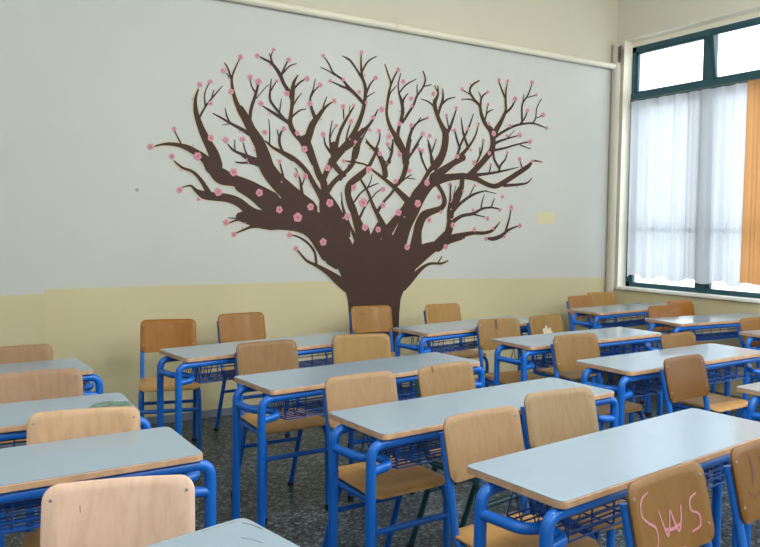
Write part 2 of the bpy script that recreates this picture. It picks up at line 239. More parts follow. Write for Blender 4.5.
BLOSSOMS=[(3.121,1.655,0.0366),(2.52,1.519,0.0348),(3.671,1.662,0.0306),(2.805,1.642,0.0303),(2.749,1.324,0.0285),(3.472,1.58,0.0283),(1.984,1.85,0.0281),(1.865,1.696,0.0278),(3.139,1.448,0.0276),(1.708,1.953,0.0273),(2.968,1.533,0.0272),(2.194,1.703,0.027),(3.765,1.847,0.0269),(3.568,1.283,0.0267),(2.632,1.605,0.0264),(2.361,1.577,0.0257),(3.17,1.932,0.0256),(4.744,1.656,0.0249),(2.782,1.924,0.0248),(4.831,2.345,0.0248),(4.765,2.68,0.0246),(2.574,2.063,0.0243),(4.51,2.336,0.0243),(3.269,1.431,0.0242),(3.315,1.638,0.0242),(3.29,2.443,0.0238),(4.058,1.479,0.0238),(3.982,1.283,0.0237),(3.027,1.776,0.0236),(2.182,2.55,0.0233),(3.796,1.52,0.0233),(5.128,2.564,0.0232),(1.929,1.468,0.0231),(4.857,1.484,0.0231),(4.966,2.294,0.023),(1.807,2.093,0.0226),(2.591,2.619,0.0224),(3.313,1.772,0.0223),(3.364,2.222,0.0222),(4.289,2.056,0.022),(3.024,1.779,0.0217),(3.976,1.285,0.0217),(3.899,1.727,0.0214),(1.926,2.089,0.0213),(2.584,1.849,0.0209),(3.714,2.273,0.0209),(2.618,2.426,0.0208),(2.507,1.854,0.0208),(2.451,1.379,0.0208),(4.838,2.118,0.0208),(1.576,1.7,0.0207),(3.478,2.075,0.0206),(3.44,1.848,0.0206),(2.418,2.483,0.0204),(3.5,2.699,0.0204),(4.458,1.546,0.0204),(3.275,2.072,0.0203),(1.366,1.998,0.0202),(4.305,1.441,0.0202),(1.99,1.38,0.02),(2.203,2.385,0.02),(2.058,2.104,0.0199),(4.058,1.474,0.0198),(2.994,2.32,0.0197),(4.095,2.098,0.0197),(1.963,2.452,0.0196),(2.036,2.717,0.0196),(2.92,2.433,0.0195),(1.903,2.599,0.0194),(2.835,2.469,0.0194),(2.743,2.193,0.0193),(2.51,1.274,0.0192),(1.723,2.477,0.0191),(2.708,2.583,0.0191),(3.787,2.26,0.0191),(3.819,2.63,0.0191),(5.176,2.441,0.0191),(1.519,1.94,0.0189),(2.51,2.183,0.0189),(4.995,2.107,0.0189),(3.578,1.944,0.0189),(3.593,2.337,0.0188),(2.396,2.209,0.0187),(3.584,2.564,0.0187),(4.976,2.857,0.0187),(4.923,2.587,0.0187),(2.432,2.748,0.0186),(3.469,2.338,0.0186),(2.235,2.17,0.0185),(3.449,2.795,0.0185),(3.354,2.156,0.0185),(4.633,1.756,0.0185),(4.607,1.632,0.0185),(3.381,2.51,0.0184),(4.445,1.356,0.0184),(3.265,2.26,0.0183),(4.666,2.835,0.0183),(2.17,2.744,0.0182),(3.225,2.699,0.0182),(3.201,2.37,0.0182),(4.462,2.151,0.0182),(2.114,2.579,0.0181),(4.562,2.833,0.0181),(4.447,2.422,0.0181),(4.394,2.261,0.0181),(4.288,1.618,0.0181),(3.069,2.566,0.018),(4.426,2.707,0.018),(4.437,2.596,0.018),(3.085,2.891,0.0179),(2.928,1.991,0.0179),(4.211,2.353,0.0178),(1.803,2.349,0.0177),(2.917,2.651,0.0177),(1.802,2.507,0.0176),(4.06,2.333,0.0176),(4.134,2.704,0.0176),(3.921,1.594,0.0176),(4.075,2.53,0.0175),(2.735,2.818,0.0174),(3.967,2.456,0.0174),(1.535,2.139,0.0173),(3.713,2.128,0.0172),(2.362,1.954,0.0171),(3.76,2.414,0.0171),(3.677,2.137,0.0171),(3.59,2.503,0.0169),(2.303,2.807,0.0167),(5.028,2.744,0.0167),(4.671,1.378,0.0166),(2.172,2.743,0.0165),(3.175,2.262,0.0164),(4.67,2.328,0.0164),(4.708,2.424,0.0164),(4.68,2.171,0.0164),(4.527,1.455,0.0164),(3.139,2.486,0.0163),(3.035,2.152,0.0162),(3.019,2.451,0.0161),(2.927,1.991,0.0161),(3.021,2.448,0.0161),(2.992,2.316,0.0161),(4.302,1.845,0.016),(2.858,2.272,0.0159),(4.243,2.167,0.0159),(4.17,1.788,0.0159),(2.797,2.628,0.0158),(4.007,1.841,0.0157),(3.856,2.23,0.0154),(2.334,2.572,0.0152),(1.714,1.637,0.0145),(4.489,2.047,0.0142),(4.331,2.412,0.0139),(4.144,2.613,0.0137),(5.115,2.107,0.0127)]


# ------------------------------------------------------------------ helpers
def link(name, me, parent=None, mats=()):
    o = bpy.data.objects.new(name, me)
    COL.objects.link(o)
    if parent is not None:
        o.parent = parent
    return o

def build(name, bm, mats, parent=None, smooth=False, kind=None, angle=None):
    bmesh.ops.recalc_face_normals(bm, faces=bm.faces)
    me = bpy.data.meshes.new(name)
    bm.to_mesh(me); bm.free()
    if not isinstance(mats, (list, tuple)):
        mats = [mats]
    for m in mats:
        me.materials.append(m)
    if smooth:
        for p in me.polygons:
            p.use_smooth = True
        if angle:
            me.set_sharp_from_angle(angle=math.radians(angle))
    o = link(name, me, parent)
    if kind:
        o['kind'] = kind
    return o

def empty(name, loc=(0, 0, 0), rz=0.0):
    o = bpy.data.objects.new(name, None)
    COL.objects.link(o)
    o.empty_display_size = 0.1
    o.location = loc
    o.rotation_euler = (0, 0, rz)
    return o

def tag(o, label, cat, group=None):
    o['label'] = label; o['category'] = cat
    if group:
        o['group'] = group
    return o

def copy_tree(o, parent=None):
    c = o.copy(); COL.objects.link(c)
    if parent is not None:
        c.parent = parent
    for ch in list(o.children):
        copy_tree(ch, c)
    return c

def box(bm, x0, x1, y0, y1, z0, z1):
    v = [bm.verts.new((x, y, z)) for x in (x0, x1) for y in (y0, y1) for z in (z0, z1)]
    for f in ((0, 1, 3, 2), (4, 6, 7, 5), (0, 4, 5, 1), (2, 3, 7, 6), (0, 2, 6, 4), (1, 5, 7, 3)):
        bm.faces.new([v[i] for i in f])

def fillet(pts, r, n=6):
    P = [Vector(p) for p in pts]; out = [P[0]]
    for i in range(1, len(P) - 1):
        rr = r[i - 1] if isinstance(r, (list, tuple)) else r
        a = (P[i - 1] - P[i]); b = (P[i + 1] - P[i])
        la, lb = a.length, b.length
        a.normalize(); b.normalize()
        ang = a.angle(b)
        d = min(rr / max(math.tan(ang / 2), 1e-3), la * .49, lb * .49)
        s = P[i] + a * d; e = P[i] + b * d
        for k in range(n + 1):
            t = k / n
            out.append(s * (1 - t) ** 2 + P[i] * (2 * t * (1 - t)) + e * t ** 2)
    out.append(P[-1])
    return out

def tube(bm, pts, r, seg=10):
    P = [Vector(p) for p in pts]
    rings = []; prev = None
    for i, p in enumerate(P):
        t = (P[min(i + 1, len(P) - 1)] - P[max(i - 1, 0)]).normalized()
        if prev is None:
            u = t.orthogonal().normalized()
        else:
            u = (prev - t * prev.dot(t)).normalized()
        prev = u; w = t.cross(u)
        rings.append([bm.verts.new(p + (u * math.cos(2 * math.pi * k / seg) + w * math.sin(2 * math.pi * k / seg)) * r) for k in range(seg)])
    for a, b in zip(rings, rings[1:]):
        for k in range(seg):
            bm.faces.new((a[k], a[(k + 1) % seg], b[(k + 1) % seg], b[k]))
    bm.faces.new(rings[0]); bm.faces.new(rings[-1])

def rrect(w, h, r, n=6):
    out = []
    for cx, cy, a0 in ((w / 2 - r, h / 2 - r, 0), (-w / 2 + r, h / 2 - r, 90), (-w / 2 + r, -h / 2 + r, 180), (w / 2 - r, -h / 2 + r, 270)):
        for k in range(n + 1):
            a = math.radians(a0 + 90 * k / n)
            out.append((cx + r * math.cos(a), cy + r * math.sin(a)))
    # straight edges get extra points so that a bent plate stays smooth
    res = []
    for i, p in enumerate(out):
        q = out[(i + 1) % len(out)]
        res.append(p)
        d = math.hypot(q[0] - p[0], q[1] - p[1])
        m = int(d / .035)
        for k in range(1, m + 1):
            t = k / (m + 1)
            res.append((p[0] + (q[0] - p[0]) * t, p[1] + (q[1] - p[1]) * t))
    return res

def plate(bm, outline, th, fn, bev=.003, rings=(1, .8, .6, .4, .2)):
    """thin bent sheet: outline in (u, v); fn(u, v, off) -> point; off runs through the thickness"""
    n = len(outline); layers = []
    scale_b = 1 - bev / .18
    seq = [(scale_b * s, th / 2) for s in reversed(rings)] + [(1, th / 2 - bev), (1, -th / 2 + bev)] + [(scale_b * s, -th / 2) for s in rings]
    for s, off in seq:
        layers.append([bm.verts.new(fn(u * s, v * s, off)) for u, v in outline])
    for a, b in zip(layers, layers[1:]):
        for k in range(n):
            bm.faces.new((a[k], a[(k + 1) % n], b[(k + 1) % n], b[k]))
    for L, off in ((layers[0], th / 2), (layers[-1], -th / 2)):
        c = bm.verts.new(fn(0, 0, off))
        for k in range(n):
            bm.faces.new((L[k], L[(k + 1) % n], c))

# ------------------------------------------------------------------ materials
class NT:
    def __init__(self, name, rough=.5, spec=.5, coat=0.0):
        self.m = bpy.data.materials.new(name); self.m.use_nodes = True
        self.t = self.m.node_tree; self.n = self.t.nodes; self.l = self.t.links
        self.b = self.n['Principled BSDF']
        self.b.inputs['Roughness'].default_value = rough
        self.b.inputs['Specular IOR Level'].default_value = spec
        self.b.inputs['Coat Weight'].default_value = coat
        self.b.inputs['Coat Roughness'].default_value = .15
    def new(self, t, **k):
        x = self.n.new(t)
        for a, v in k.items():
            setattr(x, a, v)
        return x
    def set(self, node, **k):
        for a, v in k.items():
            node.inputs[a].default_value = v
        return node
    def coords(self, out='Object', scale=(1, 1, 1)):
        tc = self.new('ShaderNodeTexCoord'); mp = self.new('ShaderNodeMapping')
        mp.inputs['Scale'].default_value = scale
        self.l.new(tc.outputs[out], mp.inputs[0]); return mp.outputs[0]
    def noise(self, vec, scale, detail=3, rough=.5):
        x = self.new('ShaderNodeTexNoise'); x.inputs['Scale'].default_value = scale
        x.inputs['Detail'].default_value = detail; x.inputs['Roughness'].default_value = rough
        self.l.new(vec, x.inputs['Vector']); return x.outputs['Fac']
    def ramp(self, fac, stops):
        r = self.new('ShaderNodeValToRGB'); e = r.color_ramp.elements
        while len(e) < len(stops):
            e.new(.5)
        for el, (p, c) in zip(e, stops):
            el.position = p; el.color = (*c, 1)
        self.l.new(fac, r.inputs[0]); return r.outputs[0]
    def mix(self, fac, a, b, mode='MIX'):
        x = self.new('ShaderNodeMix', data_type='RGBA', blend_type=mode)
        for sock, v in ((x.inputs[0], fac), (x.inputs[6], a), (x.inputs[7], b)):
            if isinstance(v, (int, float)):
                sock.default_value = v
            elif isinstance(v, tuple):
                sock.default_value = (*v, 1)
            else:
                self.l.new(v, sock)
        return x.outputs[2]
    def math(self, op, a, b=None, c=None):
        x = self.new('ShaderNodeMath', operation=op)
        for i, v in enumerate((a, b, c)):
            if v is None:
                continue
            if isinstance(v, (int, float)):
                x.inputs[i].default_value = v
            else:
                self.l.new(v, x.inputs[i])
        return x.outputs[0]
    def color(self, c):
        if isinstance(c, tuple):
            self.b.inputs['Base Color'].default_value = (*c, 1)
        else:
            self.l.new(c, self.b.inputs['Base Color'])
    def bump(self, h, strength=.1, dist=.002):
        b = self.new('ShaderNodeBump'); b.inputs['Strength'].default_value = strength
        b.inputs['Distance'].default_value = dist
        self.l.new(h, b.inputs['Height']); self.l.new(b.outputs[0], self.b.inputs['Normal'])

def srgb(r, g, b):
    return tuple(((c / 255) / 12.92 if c / 255 < .04045 else ((c / 255 + .055) / 1.055) ** 2.4) for c in (r, g, b))

def mottled(name, c, amount=.08, scale=6, rough=.5, spec=.5, coat=0, bump=0):
    t = NT(name, rough, spec, coat)
    f = t.noise(t.coords(), scale, 4)
    a = tuple(x * (1 - amount) for x in c); b = tuple(min(1, x * (1 + amount)) for x in c)
    t.color(t.ramp(f, [(.3, a), (.7, b)]))
    if bump:
        t.bump(t.noise(t.coords(), scale * 20, 3), bump)
    return t.m

def wood(name, scale):
    t = NT(name, .45, .35, .08)
    v = t.coords('Object', scale)
    oi = t.new('ShaderNodeObjectInfo')
    # each chair has its own cut of veneer
    ad = t.new('ShaderNodeVectorMath', operation='ADD'); sc = t.new('ShaderNodeVectorMath', operation='SCALE')
    t.l.new(oi.outputs['Color'], sc.inputs[0]); sc.inputs['Scale'].default_value = 37.0
    t.l.new(v, ad.inputs[0]); t.l.new(sc.outputs[0], ad.inputs[1])
    f1 = t.noise(ad.outputs[0], 1.0, 5, .6); f2 = t.noise(ad.outputs[0], .25, 2, .5)
    g = t.ramp(f1, [(.3, (.87, .84, .80)), (.55, (1, 1, 1)), (.75, (.95, .93, .90))])
    h = t.ramp(f2, [(.35, (.95, .93, .90)), (.65, (1.0, 1.0, 1.0))])
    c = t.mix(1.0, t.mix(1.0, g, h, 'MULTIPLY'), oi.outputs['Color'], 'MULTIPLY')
    t.color(c)
    return t.m

M = {}
M['wood_back'] = wood('beech_veneer_back', (42, 42, 3.2))
M['wood_seat'] = wood('beech_veneer_seat', (42, 3.2, 42))
M['blue'] = mottled('blue_lacquered_steel', (.003, .138, .61), .08, 9, .34, .5, .15)
M['teal'] = mottled('teal_lacquered_steel', (.012, .10, .12), .10, 9, .35, .5, .3)
M['wire'] = mottled('blue_coated_wire', (.008, .09, .42), .10, 9, .4)
M['rubber'] = mottled('black_rubber', (.012, .012, .013), .1, 30, .7)
M['screw'] = mottled('zinc_screw', (.34, .32, .30), .1, 30, .35)
M['laminate'] = mottled('pale_grey_laminate', LAM, .03, 3, .15, .45)
M['edge'] = mottled('raw_plywood_edge', srgb(196, 160, 128), .16, 24, .6)
M['bark'] = mottled('brown_wall_paint', srgb(70, 51, 44), .05, 2.5, .7, .3)
M['halo'] = mottled('cream_wall_paint', srgb(205, 200, 178), .04, 3, .7, .3)
M['pink'] = mottled('pink_wall_paint', srgb(206, 146, 160), .06, 40, .7, .3)
M['rose'] = mottled('deep_pink_wall_paint', srgb(186, 96, 122), .05, 30, .7, .3)
M['cream'] = mottled('cream_gloss_paint', srgb(232, 228, 212), .03, 3, .45)
M['pipe'] = mottled('painted_pipe', srgb(224, 220, 204), .03, 4, .4)
M['greypipe'] = mottled('grey_painted_pipe', srgb(190, 186, 172), .05, 3, .5)
M['frame'] = mottled('dark_green_window_paint', srgb(34, 78, 90), .12, 5, .4)
M['sill'] = mottled('white_marble_sill', srgb(235, 236, 232), .03, 5, .3)
M['plinth'] = mottled('blue_grey_skirting', srgb(124, 134, 150), .10, 4, .35)
M['ceil'] = mottled('white_ceiling', srgb(225, 224, 215), .02, 1, .8, .2)
M['green_ink'] = mottled('green_ink', srgb(104, 132, 118), .35, 45, .5)
M['grey_ink'] = mottled('grey_smudge', srgb(110, 122, 118), .3, 45, .5)
M['pink_ink'] = mottled('pink_marker', srgb(186, 126, 142), .10, 60, .5)
M['brown_ink'] = mottled('brown_stain', srgb(104, 66, 44), .25, 40, .6)
M['dark_ink'] = mottled('dark_stain', srgb(92, 62, 40), .2, 40, .6)
M['chalk'] = mottled('white_chalk', srgb(190, 182, 166), .12, 60, .8)
M['metal'] = mottled('dark_old_metal', srgb(112, 104, 92), .3, 30, .5)

def wall_mat(name, split, full=True, up_=None):
    t = NT(name, .62, .35)
    geo = t.new('ShaderNodeNewGeometry'); sep = t.new('ShaderNodeSeparateXYZ')
    t.l.new(geo.outputs['Position'], sep.inputs[0])
    X, Y, Z = sep.outputs
    n = t.noise(geo.outputs['Position'], 1.3, 4); n2 = t.noise(geo.outputs['Position'], 9, 3)
    up = t.ramp(n, [(.3, tuple(x * .97 for x in (up_ or UP))), (.7, tuple(min(1, x * 1.02) for x in (up_ or UP)))])
    lo = t.ramp(n, [(.3, tuple(x * .95 for x in LO)), (.7, tuple(x * 1.04 for x in LO))])
    top = t.ramp(n, [(.3, tuple(x * .98 for x in TOPC)), (.7, tuple(x * 1.02 for x in TOPC))])
    wob = t.math('MULTIPLY', t.math('SUBTRACT', n2, .5), .018)
    zz = t.math('ADD', Z, wob)
    if full:   # the paint line sinks a little towards the window corner
        zz = t.math('ADD', zz, t.math('MULTIPLY', t.math('MAXIMUM', t.math('SUBTRACT', X, 3.4), 0), .017))
    f = t.math('MULTIPLY', t.math('SUBTRACT', zz, split - .006), 1 / .012); f = t.math('MINIMUM', t.math('MAXIMUM', f, 0), 1)
    c = t.mix(f, lo, up)
    if full:
        g = t.math('MULTIPLY', t.math('SUBTRACT', Z, 3.145), 60); g = t.math('MINIMUM', t.math('MAXIMUM', g, 0), 1)
        c = t.mix(g, c, top)
        # square dab of yellow paint and a nail spot
        dx = t.math('ABSOLUTE', t.math('SUBTRACT', X, 5.20)); dz = t.math('ABSOLUTE', t.math('SUBTRACT', Z, 1.565))
        d = t.math('MAXIMUM', t.math('DIVIDE', dx, .135), t.math('DIVIDE', dz, .060))
        d = t.math('ADD', d, t.math('MULTIPLY', t.math('SUBTRACT', n2, .5), .5))
        k = t.math('MINIMUM', t.math('MAXIMUM', t.math('MULTIPLY', t.math('SUBTRACT', 1.0, d), 8), 0), .9)
        c = t.mix(k, c, LO2)
        dx = t.math('SUBTRACT', X, 1.273); dz = t.math('SUBTRACT', Z, 1.689)
        r = t.math('SQRT', t.math('ADD', t.math('MULTIPLY', dx, dx), t.math('MULTIPLY', dz, dz)))
        k = t.math('LESS_THAN', r, .013)
        c = t.mix(t.math('MULTIPLY', k, .6), c, srgb(120, 124, 120))
    t.color(c)
    t.bump(t.noise(geo.outputs['Position'], 60, 3), .06, .003)
    return t.m

def terrazzo():
    t = NT('dark_terrazzo', .42, .5)
    v = t.coords('Object')
    a = t.new('ShaderNodeTexVoronoi'); a.inputs['Scale'].default_value = 60; t.l.new(v, a.inputs['Vector'])
    b = t.new('ShaderNodeTexVoronoi'); b.inputs['Scale'].default_value = 115; t.l.new(v, b.inputs['Vector'])
    sa = t.new('ShaderNodeSeparateColor'); t.l.new(a.outputs['Color'], sa.inputs[0])
    sb = t.new('ShaderNodeSeparateColor'); t.l.new(b.outputs['Color'], sb.inputs[0])
    ca = t.ramp(sa.outputs[0], [(0, FL[0]), (.45, FL[1]), (.7, FL[2]), (.95, FL[3])])
    cb = t.ramp(sb.outputs[1], [(0, FL[0]), (.5, FL[1]), (.8, FL[2]), (1, FL[3])])
    c = t.mix(.45, ca, cb)
    n = t.noise(v, 1.2, 3)
    c = t.mix(1.0, c, t.ramp(n, [(.3, (.85, .85, .85)), (.7, (1, 1, 1))]), 'MULTIPLY')
    t.color(c)
    return t.m

def glass_mat():
    m = bpy.data.materials.new('window_glass'); m.use_nodes = True
    t = m.node_tree; t.nodes.clear()
    o = t.nodes.new('ShaderNodeOutputMaterial'); mx = t.nodes.new('ShaderNodeMixShader')
    tr = t.nodes.new('ShaderNodeBsdfTransparent'); gl = t.nodes.new('ShaderNodeBsdfGlossy'); gl.inputs['Roughness'].default_value = .02
    # Schlick reflectance of a thin pane (same from both faces)
    lw = t.nodes.new('ShaderNodeLayerWeight'); lw.inputs[0].default_value = .5
    pw = t.nodes.new('ShaderNodeMath'); pw.operation = 'POWER'; pw.inputs[1].default_value = 5
    fr = t.nodes.new('ShaderNodeMath'); fr.operation = 'MULTIPLY_ADD'; fr.inputs[1].default_value = .9; fr.inputs[2].default_value = .04
    t.links.new(lw.outputs['Facing'], pw.inputs[0]); t.links.new(pw.outputs[0], fr.inputs[0])
    tr.inputs[0].default_value = (.96, .98, .98, 1)
    t.links.new(fr.outputs[0], mx.inputs[0]); t.links.new(tr.outputs[0], mx.inputs[1]); t.links.new(gl.outputs[0], mx.inputs[2])
    t.links.new(mx.outputs[0], o.inputs[0])
    return m

def cloth_mat(name, col, sheer, freq=140):
    m = bpy.data.materials.new(name); m.use_nodes = True
    t = m.node_tree; t.nodes.clear()
    N = t.nodes.new; L = t.links.new
    o = N('ShaderNodeOutputMaterial'); mx = N('ShaderNodeMixShader'); m2 = N('ShaderNodeMixShader')
    df = N('ShaderNodeBsdfDiffuse'); tl = N('ShaderNodeBsdfTranslucent'); tr = N('ShaderNodeBsdfTransparent')
    tc = N('ShaderNodeTexCoord'); w = N('ShaderNodeTexNoise'); w.inputs['Scale'].default_value = freq
    L(tc.outputs['Object'], w.inputs['Vector'])
    rp = N('ShaderNodeValToRGB')
    rp.color_ramp.elements[0].color = (*[c * .93 for c in col], 1); rp.color_ramp.elements[1].color = (*col, 1)
    L(w.outputs['Fac'], rp.inputs[0])
    L(rp.outputs[0], df.inputs[0]); L(rp.outputs[0], tl.inputs[0])
    mx.inputs[0].default_value = .52
    L(df.outputs[0], mx.inputs[1]); L(tl.outputs[0], mx.inputs[2])
    # gathered cloth: denser and thinner vertical bands
    mp = N('ShaderNodeMapping'); mp.inputs['Scale'].default_value = (0, 11, .25); L(tc.outputs['Object'], mp.inputs[0])
    bn = N('ShaderNodeTexNoise'); bn.inputs['Scale'].default_value = 1.0; bn.inputs['Detail'].default_value = 4; L(mp.outputs[0], bn.inputs['Vector'])
    mr = N('ShaderNodeMapRange'); mr.inputs[1].default_value = .32; mr.inputs[2].default_value = .68
    mr.inputs[3].default_value = 0; mr.inputs[4].default_value = sheer * 2; L(bn.outputs['Fac'], mr.inputs[0]); L(mr.outputs[0], m2.inputs[0])
    L(mx.outputs[0], m2.inputs[1]); L(tr.outputs[0], m2.inputs[2]); L(m2.outputs[0], o.inputs[0])
    return m


def _ww():
    return wall_mat('window_wall_paint', .84, False, (.66, .64, .55))
M['winwall'] = _ww()

M['wall'] = wall_mat('mural_wall_paint', 1.004)
M['pillar'] = wall_mat('pillar_paint', .985, False)
M['sidewall'] = wall_mat('side_wall_paint', .80, False)
M['floor'] = terrazzo()
M['glass'] = glass_mat()
M['sheer'] = cloth_mat('white_sheer_cloth', (.60, .63, .68), .04)
M['orange'] = cloth_mat('orange_curtain_cloth', (.54, .28, .115), .0)

# ------------------------------------------------------------------ the room
XL, YF, ZC = -2.2, -3.4, 3.9
def slab(name, mat, *b):
    bm = bmesh.new(); box(bm, *b); return build(name, bm, mat, kind='structure')
slab('floor', M['floor'], XL - .2, WX + .4, YF - .2, WY + .2, -.2, 0)
slab('ceiling', M['ceil'], XL - .2, WX + .4, YF - .2, WY + .2, ZC, ZC + .2)
slab('wall_back', M['wall'], XL - .2, WX + .4, WY, WY + .2, 0, ZC)
slab('wall_front', M['sidewall'], XL - .2, WX + .4, YF - .2, YF, 0, ZC)
slab('wall_left', M['sidewall'], XL - .2, XL, YF, WY, 0, ZC)
bm = bmesh.new(); box(bm, .05, .652, WY - .15, WY, 0, ZC)
bmesh.ops.bevel(bm, geom=[e for e in bm.edges if abs(e.verts[0].co.z - e.verts[1].co.z) > 1 and e.verts[0].co.y < WY - .1], offset=.012, segments=2, affect='EDGES')
build('pillar', bm, M['pillar'], kind='structure')
# skirting
def skirt(name, *b):
    bm = bmesh.new(); box(bm, *b)
    build(name, bm, M['plinth'], kind='structure')
skirt('baseboard_back', .652, WX, WY - .012, WY, 0, .055)
skirt('baseboard_pillar', .04, .664, WY - .162, WY - .15, 0, .055)
skirt('baseboard_left', XL, XL + .012, YF, WY, 0, .055)

# window wall: piers, parapet and lintel around three openings
SILL, LINT, DEP = .845, 3.395, .12
OPEN = [(2.72, 5.295), (-.25, 2.27), (-3.1, -.70)]
bm = bmesh.new()
box(bm, WX, WX + .3, YF, WY, 0, SILL)
box(bm, WX, WX + .3, YF, WY, LINT, ZC)
ys = [YF] + [v for o in reversed(OPEN) for v in o] + [WY]
for a, b in zip(ys[0::2], ys[1::2]):
    box(bm, WX, WX + .3, a, b, SILL, LINT)
build('wall_right', bm, M['winwall'], kind='structure')
for i, (a, b) in enumerate(OPEN):
    bm = bmesh.new()     # cream plaster lining of the opening
    box(bm, WX - .004, WX + .3, b - .004, b + .0, SILL, LINT)
    box(bm, WX - .004, WX + .3, a, a + .004, SILL, LINT)
    box(bm, WX - .004, WX + .3, a, b, LINT - .004, LINT)
    box(bm, WX + DEP, WX + .3, a, b, LINT - .055, LINT)
    build('trim_%d' % (i + 1), bm, M['cream'], kind='structure')
    bm = bmesh.new(); box(bm, WX - .03, WX + DEP + .05, a, b, SILL, SILL + .028)
    bmesh.ops.bevel(bm, geom=list(bm.edges), offset=.004, segments=2, affect='EDGES')
    build('sill', bm, M['sill'], kind='structure').name = 'window_sill'

def rail(bm, y0, y1, z0, z1, x0=WX + DEP, x1=WX + DEP + .05):
    box(bm, min(x0, x1), max(x0, x1), y0, y1, z0, z1)
for i, (a, b) in enumerate(OPEN):
    win = empty('window_%d' % (i + 1), (WX + DEP, (a + b) / 2, SILL + .028)); win['kind'] = 'structure'
    off = Vector(win.location)
    def wb(name, bm, mat, smooth=False):
        o = build(name, bm, mat, None, smooth)
        o.data.transform(Matrix.Translation(-off)); o.parent = win
        o['kind'] = 'structure'
        return o
    z0, z1, zt0, zt1 = SILL + .028, LINT - .055, 2.705, 2.86
    mull = [b - .895, b - 1.735]
    bm = bmesh.new()
    rail(bm, b - .05, b, z0, z1); rail(bm, a, a + .05, z0, z1)
    rail(bm, a, b, z0, z0 + .045); rail(bm, a, b, z1 - .055, z1)
    rail(bm, a, b, zt0, zt1, WX + DEP - .01, WX + DEP + .06)
    for m in mull:
        rail(bm, m - .05, m + .05, z0, z1, WX + DEP - .008, WX + DEP + .055)
    wb('window_frame', bm, M['frame'])
    edges = [b - .05] + [v for m in mull for v in (m + .05, m - .05)] + [a + .05]
    for k in range(3):
        y1, y0 = edges[2 * k], edges[2 * k + 1]
        # lower casement with a middle rail
        bm = bmesh.new()
        rail(bm, y0, y1, 1.44, 1.49, WX + DEP + .01, WX + DEP + .045)
        for q in (y0, y1 - .03):
            rail(bm, q, q + .03, z0 + .045, zt0, WX + DEP + .01, WX + DEP + .045)
        wb('casement', bm, M['frame'])
        bm = bmesh.new(); rail(bm, y0, y1, z0 + .045, zt0, WX + DEP + .024, WX + DEP + .030)
        wb('glass_pane', bm, M['glass'])
        # top light; the middle one of the first window is tilted into the room
        bm = bmesh.new()
        h = z1 - .055 - zt1
        for (p0, p1, q0, q1) in ((0, .022, 0, h), (y1 - y0 - .022, y1 - y0, 0, h), (0, y1 - y0, 0, .022), (0, y1 - y0, h - .022, h)):
            box(bm, .005, .035, p0, p1, q0, q1)
        g = bmesh.new(); box(g, .017, .022, .02, y1 - y0 - .02, .02, h - .02)
        rot = Matrix.Rotation(math.radians(-9 if (i == 0 and k == 1) else 0), 4, 'Y')
        mt = Matrix.Translation((WX + DEP + .005, y0, zt1)) @ rot
        for q, nm, ma in ((bm, 'top_sash', M['frame']), (g, 'top_pane', M['glass'])):
            q.transform(mt); wb(nm, q, ma)

# horizontal and corner pipes
bm = bmesh.new(); tube(bm, [(XL, WY - .045, 3.135), (WX - .06, WY - .045, 3.135)], .030, 16)
p = build('wall_pipe', bm, M['pipe'], smooth=True, angle=40)
tag(p, 'long cream pipe running across the wall above the painted tree', 'pipe')
for x in (1.2, 3.4, 5.6):
    bm = bmesh.new(); tube(bm, [(x - .012, WY - .045, 3.135), (x + .012, WY - .045, 3.135)], .034, 16)
    box(bm, x - .012, x + .012, WY - .02, WY, 3.12, 3.15)
    build('bracket', bm, M['pipe'], p, True, angle=40)
bm = bmesh.new(); tube(bm, [(WX - .046, WY - .046, 0), (WX - .046, WY - .046, 3.36)], .044, 18)
p = build('corner_pipe', bm, M['greypipe'], smooth=True, angle=40)
tag(p, 'upright grey pipe in the corner between mural wall and window', 'pipe')
bm = bmesh.new()
tube(bm, fillet([(WX - .046, WY - .09, 3.34), (WX - .046, WY - .112, 3.30), (WX - .046, WY - .112, 3.22), (WX - .046, WY - .09, 3.17)], .02), .016, 10)
box(bm, WX - .075, WX - .02, WY - .095, WY - .088, 3.18, 3.33)
p = build('wall_hook', bm, M['metal'], smooth=True, angle=40)
tag(p, 'small dark metal hook on the corner pipe beside the window top', 'hook')

